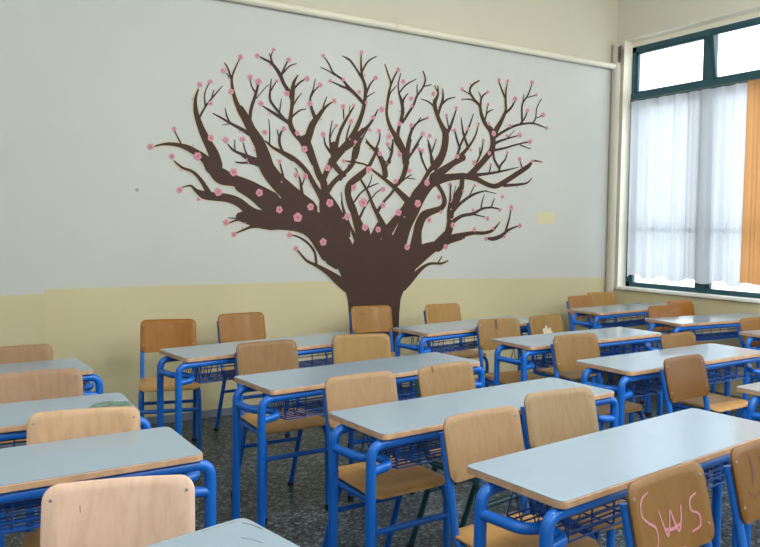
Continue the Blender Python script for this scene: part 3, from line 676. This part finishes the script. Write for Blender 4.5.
# ------------------------------------------------------------------ painted tree
mural = empty('tree_mural', (3.25, WY, .06))
tag(mural, 'brown blossoming tree painted on the wall behind the desks', 'mural')
def catmull(P, n=5):
    out = []
    for i in range(len(P) - 1):
        p0 = P[max(i - 1, 0)]; p1 = P[i]; p2 = P[i + 1]; p3 = P[min(i + 2, len(P) - 1)]
        for k in range(n):
            t = k / n
            out.append([.5 * (2 * p1[d] + (p2[d] - p0[d]) * t + (2 * p0[d] - 5 * p1[d] + 4 * p2[d] - p3[d]) * t * t + (3 * p1[d] - p0[d] - 3 * p2[d] + p3[d]) * t ** 3) for d in range(3)])
    out.append(list(P[-1]))
    return out
MO = Vector(mural.location)
def stroke(bm, P, y, grow=0.0):
    L = catmull(P); n = len(L)
    def ring(i):
        q0 = L[max(0, i - 1)]; q1 = L[min(n - 1, i + 1)]
        dx, dz = q1[0] - q0[0], q1[2 - 1] - q0[1]
        l = math.hypot(dx, dz) + 1e-9
        return dx / l, dz / l
    left = []; right = []
    for i in range(n):
        dx, dz = ring(i); w = max(.004, L[i][2]) / 2 + grow
        left.append((L[i][0] - dz * w, L[i][1] + dx * w)); right.append((L[i][0] + dz * w, L[i][1] - dx * w))
    def cap(i, s):
        dx, dz = ring(i); w = max(.004, L[i][2]) / 2 + grow
        c = []
        for k in range(1, 5):
            a_ = math.pi * k / 5
            u = math.cos(a_) * w; v = math.sin(a_) * w * s
            c.append((L[i][0] - dz * u + dx * v, L[i][1] + dx * u + dz * v))
        return c
    V = lambda q, i: bm.verts.new((q[0] - MO.x, y - MO.y - i * 3e-6, q[1] - MO.z))
    lv = [V(q, i) for i, q in enumerate(left)]; rv = [V(q, i) for i, q in enumerate(right)]
    for i in range(n - 1):
        bm.faces.new((lv[i], lv[i + 1], rv[i + 1], rv[i]))
    c = [V(q, 0) for q in cap(0, -1)]; bm.faces.new([lv[0]] + c + [rv[0]])
    c = [V(q, n - 1) for q in cap(n - 1, 1)]; bm.faces.new([lv[-1]] + c + [rv[-1]])
def flip_to_room(o):
    me = o.data
    bm = bmesh.new(); bm.from_mesh(me)
    bad = [f for f in bm.faces if f.normal.y > 0]
    bmesh.ops.reverse_faces(bm, faces=bad)
    bm.to_mesh(me); bm.free()
bm = bmesh.new()
for i, s in enumerate(STROKES):
    stroke(bm, s, WY - .0035 - i * 8e-6)
def trunk(bm, y, grow):
    prev = None
    for z, xl, xr in TRUNK:
        pair = (bm.verts.new((xl - grow - MO.x, y, max(z, .056) - MO.z)), bm.verts.new((xr + grow - MO.x, y, max(z, .056) - MO.z)))
        if prev:
            bm.faces.new((prev[0], prev[1], pair[1], pair[0]))
        prev = pair
trunk(bm, -.0054, 0)
sil = build('trunk_and_branches', bm, M['bark'], mural); flip_to_room(sil)
bm = bmesh.new()
for i, s in enumerate(STROKES):
    if max(q[2] for q in s) > .05:
        stroke(bm, s, WY - .0012 - i * 8e-6, .008)
trunk(bm, -.0030, .008)
o = build('pale_outline', bm, M['halo'], mural); flip_to_room(o)
o['label'] = 'pale cream outline along the branches'

def blossom_mesh(bm, x, y, z, r, rot):
    N = 40; ring = []
    for k in range(N):
        a = 2 * math.pi * k / N
        rr = r * (.80 + .20 * abs(math.cos(2.5 * (a))) ** .6)
        ring.append(bm.verts.new((x + rr * math.cos(a + rot), y, z + rr * math.sin(a + rot))))
    c = bm.verts.new((x, y, z))
    for k in range(N):
        bm.faces.new((c, ring[(k + 1) % N], ring[k])).material_index = 0
    st = []
    for k in range(10):
        a = 2 * math.pi * k / 10 + rot; rr = r * (.48 if k % 2 == 0 else .2)
        st.append(bm.verts.new((x + rr * math.cos(a), y - .0004, z + rr * math.sin(a))))
    c2 = bm.verts.new((x, y - .0004, z))
    for k in range(10):
        bm.faces.new((c2, st[(k + 1) % 10], st[k])).material_index = 1
bm = bmesh.new(); blossom_mesh(bm, 0, 0, 0, 1, 0)
me = bpy.data.meshes.new('blossom'); bm.to_mesh(me); bm.free()
me.materials.append(M['pink']); me.materials.append(M['rose'])
keep = []
for b in BLOSSOMS:
    if all(math.hypot(b[0] - k[0], b[1] - k[1]) > .012 for k in keep):
        keep.append(b)
for b in keep[:100]:
    o = link('blossom', me, mural)
    o.location = (b[0] - MO.x, -.0060, b[1] - MO.z)
    o.scale = (b[2] * 1.12, 1, b[2] * 1.12); o.rotation_euler = (0, rnd.uniform(0, 6.28), 0)
bm = bmesh.new()
for b in keep[100:]:
    blossom_mesh(bm, b[0] - MO.x, -.0060, b[1] - MO.z, b[2], rnd.uniform(0, 6.28))
# little buds along the outer twigs
for s in STROKES:
    if .03 < max(q[2] for q in s) < .14 and len(s) > 2 and rnd.random() < .8:
        i = rnd.randrange(1, len(s) - 1); q = s[i]
        sg = rnd.choice((-1, 1)); q2 = s[i + 1]
        l = math.hypot(q2[0] - q[0], q2[1] - q[1]) + 1e-6
        nx, nz = -(q2[1] - q[1]) / l * sg, (q2[0] - q[0]) / l * sg
        w = q[2] / 2
        blossom_mesh(bm, q[0] + nx * (w + .012) - MO.x, -.0059, q[1] + nz * (w + .012) - MO.z, .008, rnd.uniform(0, 6))
o = build('small_blossoms', bm, [M['pink'], M['rose']], mural); flip_to_room(o); o['kind'] = 'stuff'

# ------------------------------------------------------------------ curtains
def curtain(name, mat, y0, y1, x, zt, zb, folds, amp, seed, hem=0.02):
    r = random.Random(seed); bm = bmesh.new(); n = 160; rows = 14
    ph = [r.uniform(0, 6.28) for _ in range(4)]
    g = []
    for j in range(rows + 1):
        v = j / rows; row = []
        for i in range(n + 1):
            u = i / n
            a = amp * (.55 + .6 * v)
            w = math.sin(u * folds * 6.28 + ph[0] + .5 * math.sin(u * 9 + ph[1])) + .45 * math.sin(u * folds * 2.3 * 6.28 + ph[2] + v) + .6 * math.sin(u * folds * .43 * 6.28 + ph[3])
            z = zt + (zb - zt) * v + v * hem * math.sin(u * folds * .5 * 6.28 + ph[3])
            row.append(bm.verts.new((x + a * w * .5, y0 + (y1 - y0) * u, z)))
        g.append(row)
    for j in range(rows):
        for i in range(n):
            bm.faces.new((g[j][i], g[j][i + 1], g[j + 1][i + 1], g[j + 1][i]))
    o = build(name, bm, mat, smooth=True)
    return o
CX_ = WX + .025
c = curtain('sheer_curtain', M['sheer'], 3.95, 5.215, CX_, 2.765, .985, 8, .045, 3, .018)
tag(c, 'white sheer curtain hanging over the lower window panes', 'curtain')
c = curtain('orange_curtain', M['orange'], 2.95, 3.94, CX_, 2.775, 1.0, 7, .030, 5, .006)
tag(c, 'orange curtain at the right edge beside the white sheer', 'curtain')
bm = bmesh.new(); tube(bm, [(CX_, 2.73, 2.78), (CX_, 5.225, 2.78)], .004, 8)
tag(build('curtain_wire', bm, M['metal'], smooth=True, angle=40), 'thin wire carrying the curtains under the window transom', 'curtain wire')

# ------------------------------------------------------------------ desks
DW, DD, DH = 1.244, DESKD, .76
TR = .0178
def make_desk():
    root = empty('school_desk')
    th = .020
    bm = bmesh.new()
    plate(bm, rrect(DW, DD, .022), th, lambda u, v, o: (u, v, DH - .0025 - th / 2 + o), .002, (1,))
    top = build('tabletop', bm, M['edge'], root)
    bm = bmesh.new()
    plate(bm, rrect(DW - .003, DD - .003, .021), .0026, lambda u, v, o: (u, v, DH - .0013 + o), .0006, (1,))
    build('laminate', bm, M['laminate'], top)['label'] = 'pale grey laminate surface'
    zt = DH - th - .003 - TR
    lx = DW / 2 + .028
    for nm, y in (('front_rail', -DD / 2 + .028), ('rear_rail', DD / 2 - .098)):
        bm = bmesh.new(); tube(bm, [(-lx + .10, y, zt), (lx - .10, y, zt)], TR, 14)
        build(nm, bm, M['blue'], root, True, angle=40)
        for s in (-1, 1):
            bm = bmesh.new()
            tube(bm, fillet([(s * (lx - .10), y, zt), (s * lx, y, zt), (s * lx, y, .015)], .095, 8), TR, 14)
            leg = build('leg', bm, M['blue'], root, True, angle=40)
            bm = bmesh.new(); tube(bm, [(s * lx, y, 0), (s * lx, y, .035)], TR + .003, 14)
            build('rubber_foot', bm, M['rubber'], leg, True, angle=40)
    yf, yr = -DD / 2 + .028, DD / 2 - .098
    for s in (-1, 1):     # hooked tube that ties rear leg and front leg together
        bm = bmesh.new()
        tube(bm, fillet([(s * lx, yr, .655), (s * (lx - .012), yf + .085, .655), (s * (lx - .085), yf + .072, .650), (s * (lx - .085), yf + .004, .638), (s * lx, yf, .630)], [.06, .032, .032], 6), TR * .92, 12)
        build('side_tube', bm, M['blue'], root, True, angle=40)
    # wire book basket under the top
    bm = bmesh.new(); w = .0032
    x0, x1 = -DW / 2 + .11, DW / 2 - .11
    ya, yb = -DD / 2 + .065, DD / 2 - .07
    zb, zt2 = .607, zt - .012
    for k in range(5):
        z = zb + (zt2 - zb) * k / 4
        tube(bm, [(x0, ya, z), (x1, ya, z)], w, 6)
    for k in range(9):
        y = ya + (yb - ya) * k / 8
        tube(bm, [(x0, y, zb), (x1, y, zb)], w * .9, 6)
    nb = 10
    for k in range(nb + 1):
        x = x0 + (x1 - x0) * k / nb
        tube(bm, fillet([(x, ya, zt2), (x, ya, zb), (x, yb, zb)], .012, 3), w, 6)
    for s in (x0, x1):    # zig-zag end panels
        zz = []
        for k in range(9):
            zz.append((s, ya + (yb - ya) * k / 8, zb if k % 2 == 0 else zt2))
        tube(bm, zz, w * .9, 6)
        tube(bm, [(s, ya, zt2), (s, yb, zt2)], w, 6)
        zz = []
        for k in range(7):
            zz.append((s - math.copysign(.07, s), ya + (yb - ya) * k / 6, zb if k % 2 else zt2))
        tube(bm, zz, w * .9, 6)
    build('wire_basket', bm, M['wire'], root, True, angle=50)
    return root, top

desk0, top0 = make_desk()
GD = 'double school desks set out in rows'
DESKS = [
    ('L1', 0.038, 3.812, 4.0, 'grey-topped desk at far left, nearest the wall of the leftmost column'),
    ('L2', 0.049, 2.962, -0.82, 'grey-topped desk at left with a round green scribble on its top'),
    ('L3', 0.085, 2.331, 1.46, 'grey-topped desk at lower left, next towards us from the scribbled desk'),
    ('L4', 0.066, 1.345, 11.94, 'grey-topped desk at bottom edge left of centre, only its tabletop corner showing'),
    ('M1', 1.724, 4.024, 7.9, 'grey-topped desk by the wall left of the painted trunk, second column from left'),
    ('M2', 1.825, 3.114, 6.06, 'grey-topped desk in the second column from left, second from the mural wall'),
    ('M3', 1.9, 2.309, 4.37, 'grey-topped desk at centre, third from the mural wall in its column'),
    ('M4', 1.972, 1.585, 6.19, 'largest grey-topped desk at lower right, behind the pink-scrawled chair'),
    ('C1', 3.374, 4.227, 8.72, 'grey-topped desk by the wall just right of the painted trunk'),
    ('C2', 3.649, 3.446, 1.93, 'grey-topped desk right of centre, second from the mural wall in its column'),
    ('C3', 3.556, 2.648, 2.2, 'grey-topped desk right of centre, third from the mural wall in its column'),
    ('C4', 3.72, 1.83, 1.5, 'grey-topped desk cut by the right edge, only its left corner showing, nearest of its column'),
    ('R1', 5.409, 4.555, 5.13, 'grey-topped desk in the far right corner beside the pipe and window'),
    ('R2', 5.453, 3.686, -4.31, 'grey-topped desk under the window with bright glare on its top'),
    ('R3', 5.44, 2.9, -2.0, 'grey-topped desk at right edge in front of the glare-topped window desk'),
]
made = {}
for i, (key, x, y, deg, label) in enumerate(DESKS):
    d = desk0 if i == 0 else copy_tree(desk0)
    d.location = (x, y, 0); d.rotation_euler = (0, 0, math.radians(deg))
    tag(d, label, 'desk', GD)
    made[key] = d

def part_of(root, name):
    return next(c for c in root.children if c.name.split('.')[0] == name)

# scribbled patch and smudges on two desktops
bm = bmesh.new()
r2 = random.Random(4); pts = []
for k in range(28):
    a = 2 * math.pi * k / 28; pts.append((.545 + .076 * math.cos(a) * r2.uniform(.92, 1.06), -.045 + .080 * math.sin(a) * r2.uniform(.92, 1.06)))
bv = [bm.verts.new((x, y, DH + .0006)) for x, y in pts]; bm.faces.new(bv)
for k in range(34):
    a = r2.uniform(0, 6.28); q = r2.uniform(.1, .9); cx, cy = .545 + .055 * q * math.cos(a), -.045 + .06 * q * math.sin(a); a2 = r2.uniform(0, 6.28); l = r2.uniform(.01, .035)
    tube(bm, [(cx, cy, DH + .0006), (cx + l * math.cos(a2), cy + l * math.sin(a2), DH + .0006)], .0010, 4)
lam = next(c for c in part_of(made['L2'], 'tabletop').children)
o = build('scribble', bm, M['green_ink'], part_of(made['L2'], 'tabletop')); o['label'] = 'round green scribble'
bm = bmesh.new()
for (xa, ya_, xb, yb_, w) in ((.50, DD / 2 - .012, .60, DD / 2 - .016, .004), (.597, DD / 2 - .03, .612, DD / 2 - .09, .005), (.55, DD / 2 - .10, .57, DD / 2 - .155, .004)):
    tube(bm, [(xa, ya_, DH - .001), ((xa + xb) / 2 + .004, (ya_ + yb_) / 2, DH - .001), (xb, yb_, DH - .001)], w * .45, 6)
build('smudge', bm, M['grey_ink'], part_of(made['L4'], 'tabletop'))['label'] = 'grey pen smudges at the corner'

# ------------------------------------------------------------------ chairs
BW, BH, ST = .352, .207, .462     # backrest width, height, seat top
CR = .0135
def back_pt(u, v, off):
    """u across, v up (from the backrest centre); concave towards the sitter (-y)"""
    lean = .24
    y = .19 + v * lean + .018 * (1 - (u / (BW / 2)) ** 2) - .012
    return (u, y - off, .7235 + v)
def seat_pt(u, v, off):
    d = .012 * (1 - (u / .20) ** 2) * (1 - abs(v) / .25)
    t = max(0, -v - .115) / .065
    wide = u * (1 + .05 * (-v / .2))
    return (wide, v - .005, ST - .006 - d * .6 - .016 * t * t + off)
def make_chair(metal):
    root = empty('school_chair')
    bm = bmesh.new(); plate(bm, rrect(BW, BH, .036), .011, back_pt)
    back = build('backrest', bm, M['wood_back'], root, True, angle=50)
    for s in (-1, 1):
        for v in (.07, -.055):
            bm = bmesh.new()
            a = Vector(back_pt(s * (BW / 2 - .020), v, .0045)); b = Vector(back_pt(s * (BW / 2 - .020), v, .0075))
            tube(bm, [a, b], .0042, 10)
            build('screw', bm, M['screw'], back, True, angle=40)
    bm = bmesh.new(); plate(bm, rrect(.362, .355, .05), .011, seat_pt)
    build('seat', bm, M['wood_seat'], root, True, angle=50)
    px = BW / 2 - .012
    zs = ST - .012 - .012 - CR
    for s in (-1, 1):
        a = Vector(back_pt(s * px, .055, -.0055 - CR)); b = Vector(back_pt(s * px, -.13, -.0055 - CR))
        bm = bmesh.new()
        tube(bm, fillet([a, b, (s * px, .135, zs), (s * (px + .004), -.02, zs)], [.05, .055], 6), CR, 12)
        build('back_post', bm, metal, root, True, angle=40)
        bm = bmesh.new()
        tube(bm, fillet([(s * (px + .004), -.02, zs), (s * (px + .008), -.178, zs), (s * (px + .012), -.186, .01)], .055, 7), CR, 12)
        leg = build('leg', bm, metal, root, True, angle=40)
        bm = bmesh.new(); tube(bm, [(s * (px + .012), -.186, 0), (s * (px + .012), -.186, .03)], CR + .003, 12)
        build('rubber_foot', bm, M['rubber'], leg, True, angle=40)
        bm = bmesh.new()
        tube(bm, fillet([(s * px, .02, zs), (s * px, .085, zs), (s * (px + .004), .235, .01)], .03, 5), CR, 12)
        leg = build('leg', bm, metal, root, True, angle=40)
        bm = bmesh.new(); tube(bm, [(s * (px + .004), .232, .022), (s * (px + .004), .238, 0)], CR + .003, 12)
        build('rubber_foot', bm, M['rubber'], leg, True, angle=40)
    bm = bmesh.new(); tube(bm, [(-px - .009, -.183, .315), (px + .009, -.183, .315)], CR * .9, 12)
    build('front_brace', bm, metal, root, True, angle=40)
    bm = bmesh.new(); tube(bm, [(-px, .13, .295), (px, .13, .295)], CR * .8, 10)
    build('rear_brace', bm, metal, root, True, angle=40)
    return root
chair0 = make_chair(M['blue'])
chairT = make_chair(M['teal'])
GC = 'wooden school chairs with tubular frames'
CHAIRS = [
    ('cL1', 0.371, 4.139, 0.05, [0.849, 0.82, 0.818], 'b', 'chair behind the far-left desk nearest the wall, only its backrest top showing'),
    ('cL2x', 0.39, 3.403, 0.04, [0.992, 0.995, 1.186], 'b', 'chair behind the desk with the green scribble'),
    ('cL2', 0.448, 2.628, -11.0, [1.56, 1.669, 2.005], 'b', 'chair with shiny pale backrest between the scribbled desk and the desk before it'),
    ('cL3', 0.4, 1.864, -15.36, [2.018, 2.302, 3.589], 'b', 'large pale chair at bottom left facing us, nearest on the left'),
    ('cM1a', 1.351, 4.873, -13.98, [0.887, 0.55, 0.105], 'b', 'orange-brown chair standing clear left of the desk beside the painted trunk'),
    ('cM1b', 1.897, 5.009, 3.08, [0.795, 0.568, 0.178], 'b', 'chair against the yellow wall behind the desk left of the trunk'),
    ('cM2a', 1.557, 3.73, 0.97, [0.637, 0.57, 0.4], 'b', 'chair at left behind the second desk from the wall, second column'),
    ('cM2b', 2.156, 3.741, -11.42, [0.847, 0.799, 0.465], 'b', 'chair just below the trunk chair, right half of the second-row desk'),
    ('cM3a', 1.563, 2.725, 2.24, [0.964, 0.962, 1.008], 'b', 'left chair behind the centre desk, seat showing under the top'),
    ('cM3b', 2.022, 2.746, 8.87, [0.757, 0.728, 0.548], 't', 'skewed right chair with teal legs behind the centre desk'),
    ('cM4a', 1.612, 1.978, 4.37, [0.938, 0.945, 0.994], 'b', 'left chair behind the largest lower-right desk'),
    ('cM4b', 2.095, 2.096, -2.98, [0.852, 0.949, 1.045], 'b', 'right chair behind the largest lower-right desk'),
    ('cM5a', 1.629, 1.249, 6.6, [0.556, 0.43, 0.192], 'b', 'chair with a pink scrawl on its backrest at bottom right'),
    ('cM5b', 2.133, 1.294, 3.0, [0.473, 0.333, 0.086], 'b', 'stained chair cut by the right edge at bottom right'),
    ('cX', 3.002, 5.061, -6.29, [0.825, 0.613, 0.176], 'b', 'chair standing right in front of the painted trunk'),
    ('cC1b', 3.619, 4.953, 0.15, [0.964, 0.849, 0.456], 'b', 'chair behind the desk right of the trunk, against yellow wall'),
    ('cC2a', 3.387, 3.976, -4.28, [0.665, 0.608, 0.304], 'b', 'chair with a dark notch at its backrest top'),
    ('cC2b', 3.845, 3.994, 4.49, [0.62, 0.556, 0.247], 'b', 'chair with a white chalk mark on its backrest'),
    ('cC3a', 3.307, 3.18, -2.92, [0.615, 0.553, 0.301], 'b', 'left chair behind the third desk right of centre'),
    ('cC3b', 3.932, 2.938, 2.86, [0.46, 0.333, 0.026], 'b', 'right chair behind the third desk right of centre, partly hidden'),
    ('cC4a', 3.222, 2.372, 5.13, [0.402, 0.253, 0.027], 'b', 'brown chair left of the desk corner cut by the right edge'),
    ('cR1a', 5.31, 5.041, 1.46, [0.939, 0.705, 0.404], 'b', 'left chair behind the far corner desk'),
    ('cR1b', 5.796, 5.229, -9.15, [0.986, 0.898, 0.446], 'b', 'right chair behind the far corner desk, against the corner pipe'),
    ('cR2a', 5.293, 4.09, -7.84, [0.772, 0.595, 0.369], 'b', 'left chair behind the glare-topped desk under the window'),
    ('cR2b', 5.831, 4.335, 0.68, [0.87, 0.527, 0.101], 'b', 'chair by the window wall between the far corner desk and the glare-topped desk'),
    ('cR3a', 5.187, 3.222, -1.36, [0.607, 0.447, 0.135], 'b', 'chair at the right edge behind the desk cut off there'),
]
BASE = WOODBASE
used = {'b': False, 't': False}
for key, x, y, deg, tint, kind, label in CHAIRS:
    src = chair0 if kind == 'b' else chairT
    c = src if not used[kind] else copy_tree(src)
    used[kind] = True
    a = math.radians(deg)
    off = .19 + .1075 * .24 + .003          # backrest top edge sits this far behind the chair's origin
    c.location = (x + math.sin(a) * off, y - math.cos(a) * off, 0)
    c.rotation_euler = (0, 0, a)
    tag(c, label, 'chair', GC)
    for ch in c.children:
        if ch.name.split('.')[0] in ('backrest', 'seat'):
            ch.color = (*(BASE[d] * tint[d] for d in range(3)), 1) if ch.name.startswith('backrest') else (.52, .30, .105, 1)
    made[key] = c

def ink(key, name, strokes, mat, label, w=.004):
    """marks on the face of a backrest; u, v run 0..1 from its top left corner"""
    bm = bmesh.new()
    for s in strokes:
        P = catmull([(u, v, ww) for u, v, ww in s], 6); prev = None
        for i, q in enumerate(P):
            a = P[max(0, i - 1)]; b = P[min(len(P) - 1, i + 1)]
            dx, dy = (b[0] - a[0]) * BW, (b[1] - a[1]) * BH
            l = math.hypot(dx, dy) + 1e-9; nx, ny = -dy / l * q[2] / 2, dx / l * q[2] / 2
            cu, cv = (q[0] - .5) * BW, (.5 - q[1]) * BH
            pair = [bm.verts.new(back_pt(cu + nx, cv - ny, .0066)), bm.verts.new(back_pt(cu - nx, cv + ny, .0066))]
            if prev:
                bm.faces.new((prev[0], prev[1], pair[1], pair[0]))
            prev = pair
    o = build(name, bm, mat, part_of(made[key], 'backrest'))
    o['label'] = label

ink('cM5a', 'graffiti', [
    [(.27, .17, .004), (.16, .22, .006), (.13, .38, .0065), (.21, .50, .0065), (.30, .60, .006), (.29, .78, .005), (.19, .84, .004)],
    [(.37, .42, .004), (.40, .58, .006), (.44, .74, .008), (.49, .60, .006), (.52, .47, .005), (.55, .62, .007), (.59, .74, .008), (.64, .60, .006), (.66, .45, .004)],
    [(.42, .66, .006), (.52, .69, .009), (.62, .66, .006)],
    [(.86, .36, .004), (.78, .42, .006), (.77, .55, .006), (.85, .62, .006), (.84, .76, .006), (.74, .80, .004)],
    [(.33, .90, .005), (.49, .925, .007), (.64, .955, .006)]], M['pink_ink'], 'pink marker scrawl')
ink('cM5b', 'stain', [
    [(.30, .16, .012), (.33, .34, .018), (.29, .52, .010)], [(.46, .20, .008), (.50, .30, .014), (.48, .40, .006)],
    [(.18, .60, .006), (.28, .70, .008), (.40, .64, .006)], [(.56, .40, .012), (.60, .62, .014), (.55, .8, .006)]], M['brown_ink'], 'dark brown stains')
ink('cC2a', 'stain', [[(.46, .03, .020), (.46, .33, .020)]], M['dark_ink'], 'dark upright mark at the top edge')
ink('cM3b', 'stain', [[(.28, .02, .010), (.285, .14, .010)]], M['dark_ink'], 'small dark notch mark at the top edge')
ink('cC2b', 'chalk_mark', [[(.40, .50, .02), (.50, .56, .045), (.66, .66, .035)], [(.50, .36, .010), (.52, .56, .04), (.46, .78, .02)], [(.64, .46, .012), (.54, .58, .03), (.34, .70, .012)]], M['chalk'], 'white chalk mark')
ink('cX', 'stain', [[(.33, .29, .009), (.335, .33, .009)]], M['dark_ink'], 'small dark knot')
ink('cL3', 'stain', [[(.24, .25, .0016), (.243, .33, .0016)]], M['brown_ink'], 'short dark scratch')


# ------------------------------------------------------------------ light and camera

w = bpy.data.worlds.new('sky'); SC.world = w; w.use_nodes = True
bg = w.node_tree.nodes['Background']; bg.inputs[0].default_value = (.90, .95, 1, 1); bg.inputs[1].default_value = 2.7
for i, (a, b) in enumerate(OPEN):
    L = bpy.data.lights.new('window_portal', 'AREA'); L.shape = 'RECTANGLE'; L.size = LINT - SILL; L.size_y = b - a
    L.cycles.is_portal = True
    o = bpy.data.objects.new('window_portal', L); COL.objects.link(o)
    o.location = (WX + .22, (a + b) / 2, (SILL + LINT) / 2); o.rotation_euler = (0, math.radians(90), 0)
# added fill lamps out of view that brighten walls and desks, glowing all round
for x, y, k in ((-.2, -1.5, .40), (2.2, -1.5, 1), (4.6, -1.5, 1), (-.2, 1.2, .40), (2.2, 1.2, 1), (4.5, 1.2, 1.15)):
    L = bpy.data.lights.new('fill_lamp', 'POINT'); L.shadow_soft_size = .22
    L.energy = LAMP * k; L.color = (1, .985, .95)
    o = bpy.data.objects.new('fill_lamp', L); COL.objects.link(o)
    o.location = (x, y, 3.15)

cam = bpy.data.cameras.new('camera'); co = bpy.data.objects.new('camera', cam); COL.objects.link(co)
cam.sensor_fit = 'HORIZONTAL'; cam.sensor_width = 36
cam.lens = 36 * CAM_F / 760
cam.shift_y = (CAM_CY - 273.5) / 760
cam.clip_start = .05
yaw, pitch, roll = CAM_YPR
cy, sy = math.cos(yaw), math.sin(yaw)
f = Vector((sy, cy, 0)); r = Vector((cy, -sy, 0)); u = Vector((0, 0, 1))
f2 = f * math.cos(pitch) + u * math.sin(pitch); u2 = u * math.cos(pitch) - f * math.sin(pitch)
r3 = r * math.cos(roll) + u2 * math.sin(roll); u3 = u2 * math.cos(roll) - r * math.sin(roll)
mw = Matrix((r3, u3, -f2)).transposed().to_4x4(); mw.translation = (0, 0, CAM_H)
co.matrix_world = mw
SC.camera = co
SC.view_settings.view_transform = 'Standard'; SC.view_settings.look = 'None'
SC.view_settings.gamma = 1; SC.view_settings.use_curve_mapping = False
SC.view_settings.exposure = EXPOSURE
SC.cycles.use_denoising = True
SC.cycles.max_bounces = 10; SC.cycles.diffuse_bounces = 6; SC.cycles.transparent_max_bounces = 16
SC.cycles.sample_clamp_indirect = 8
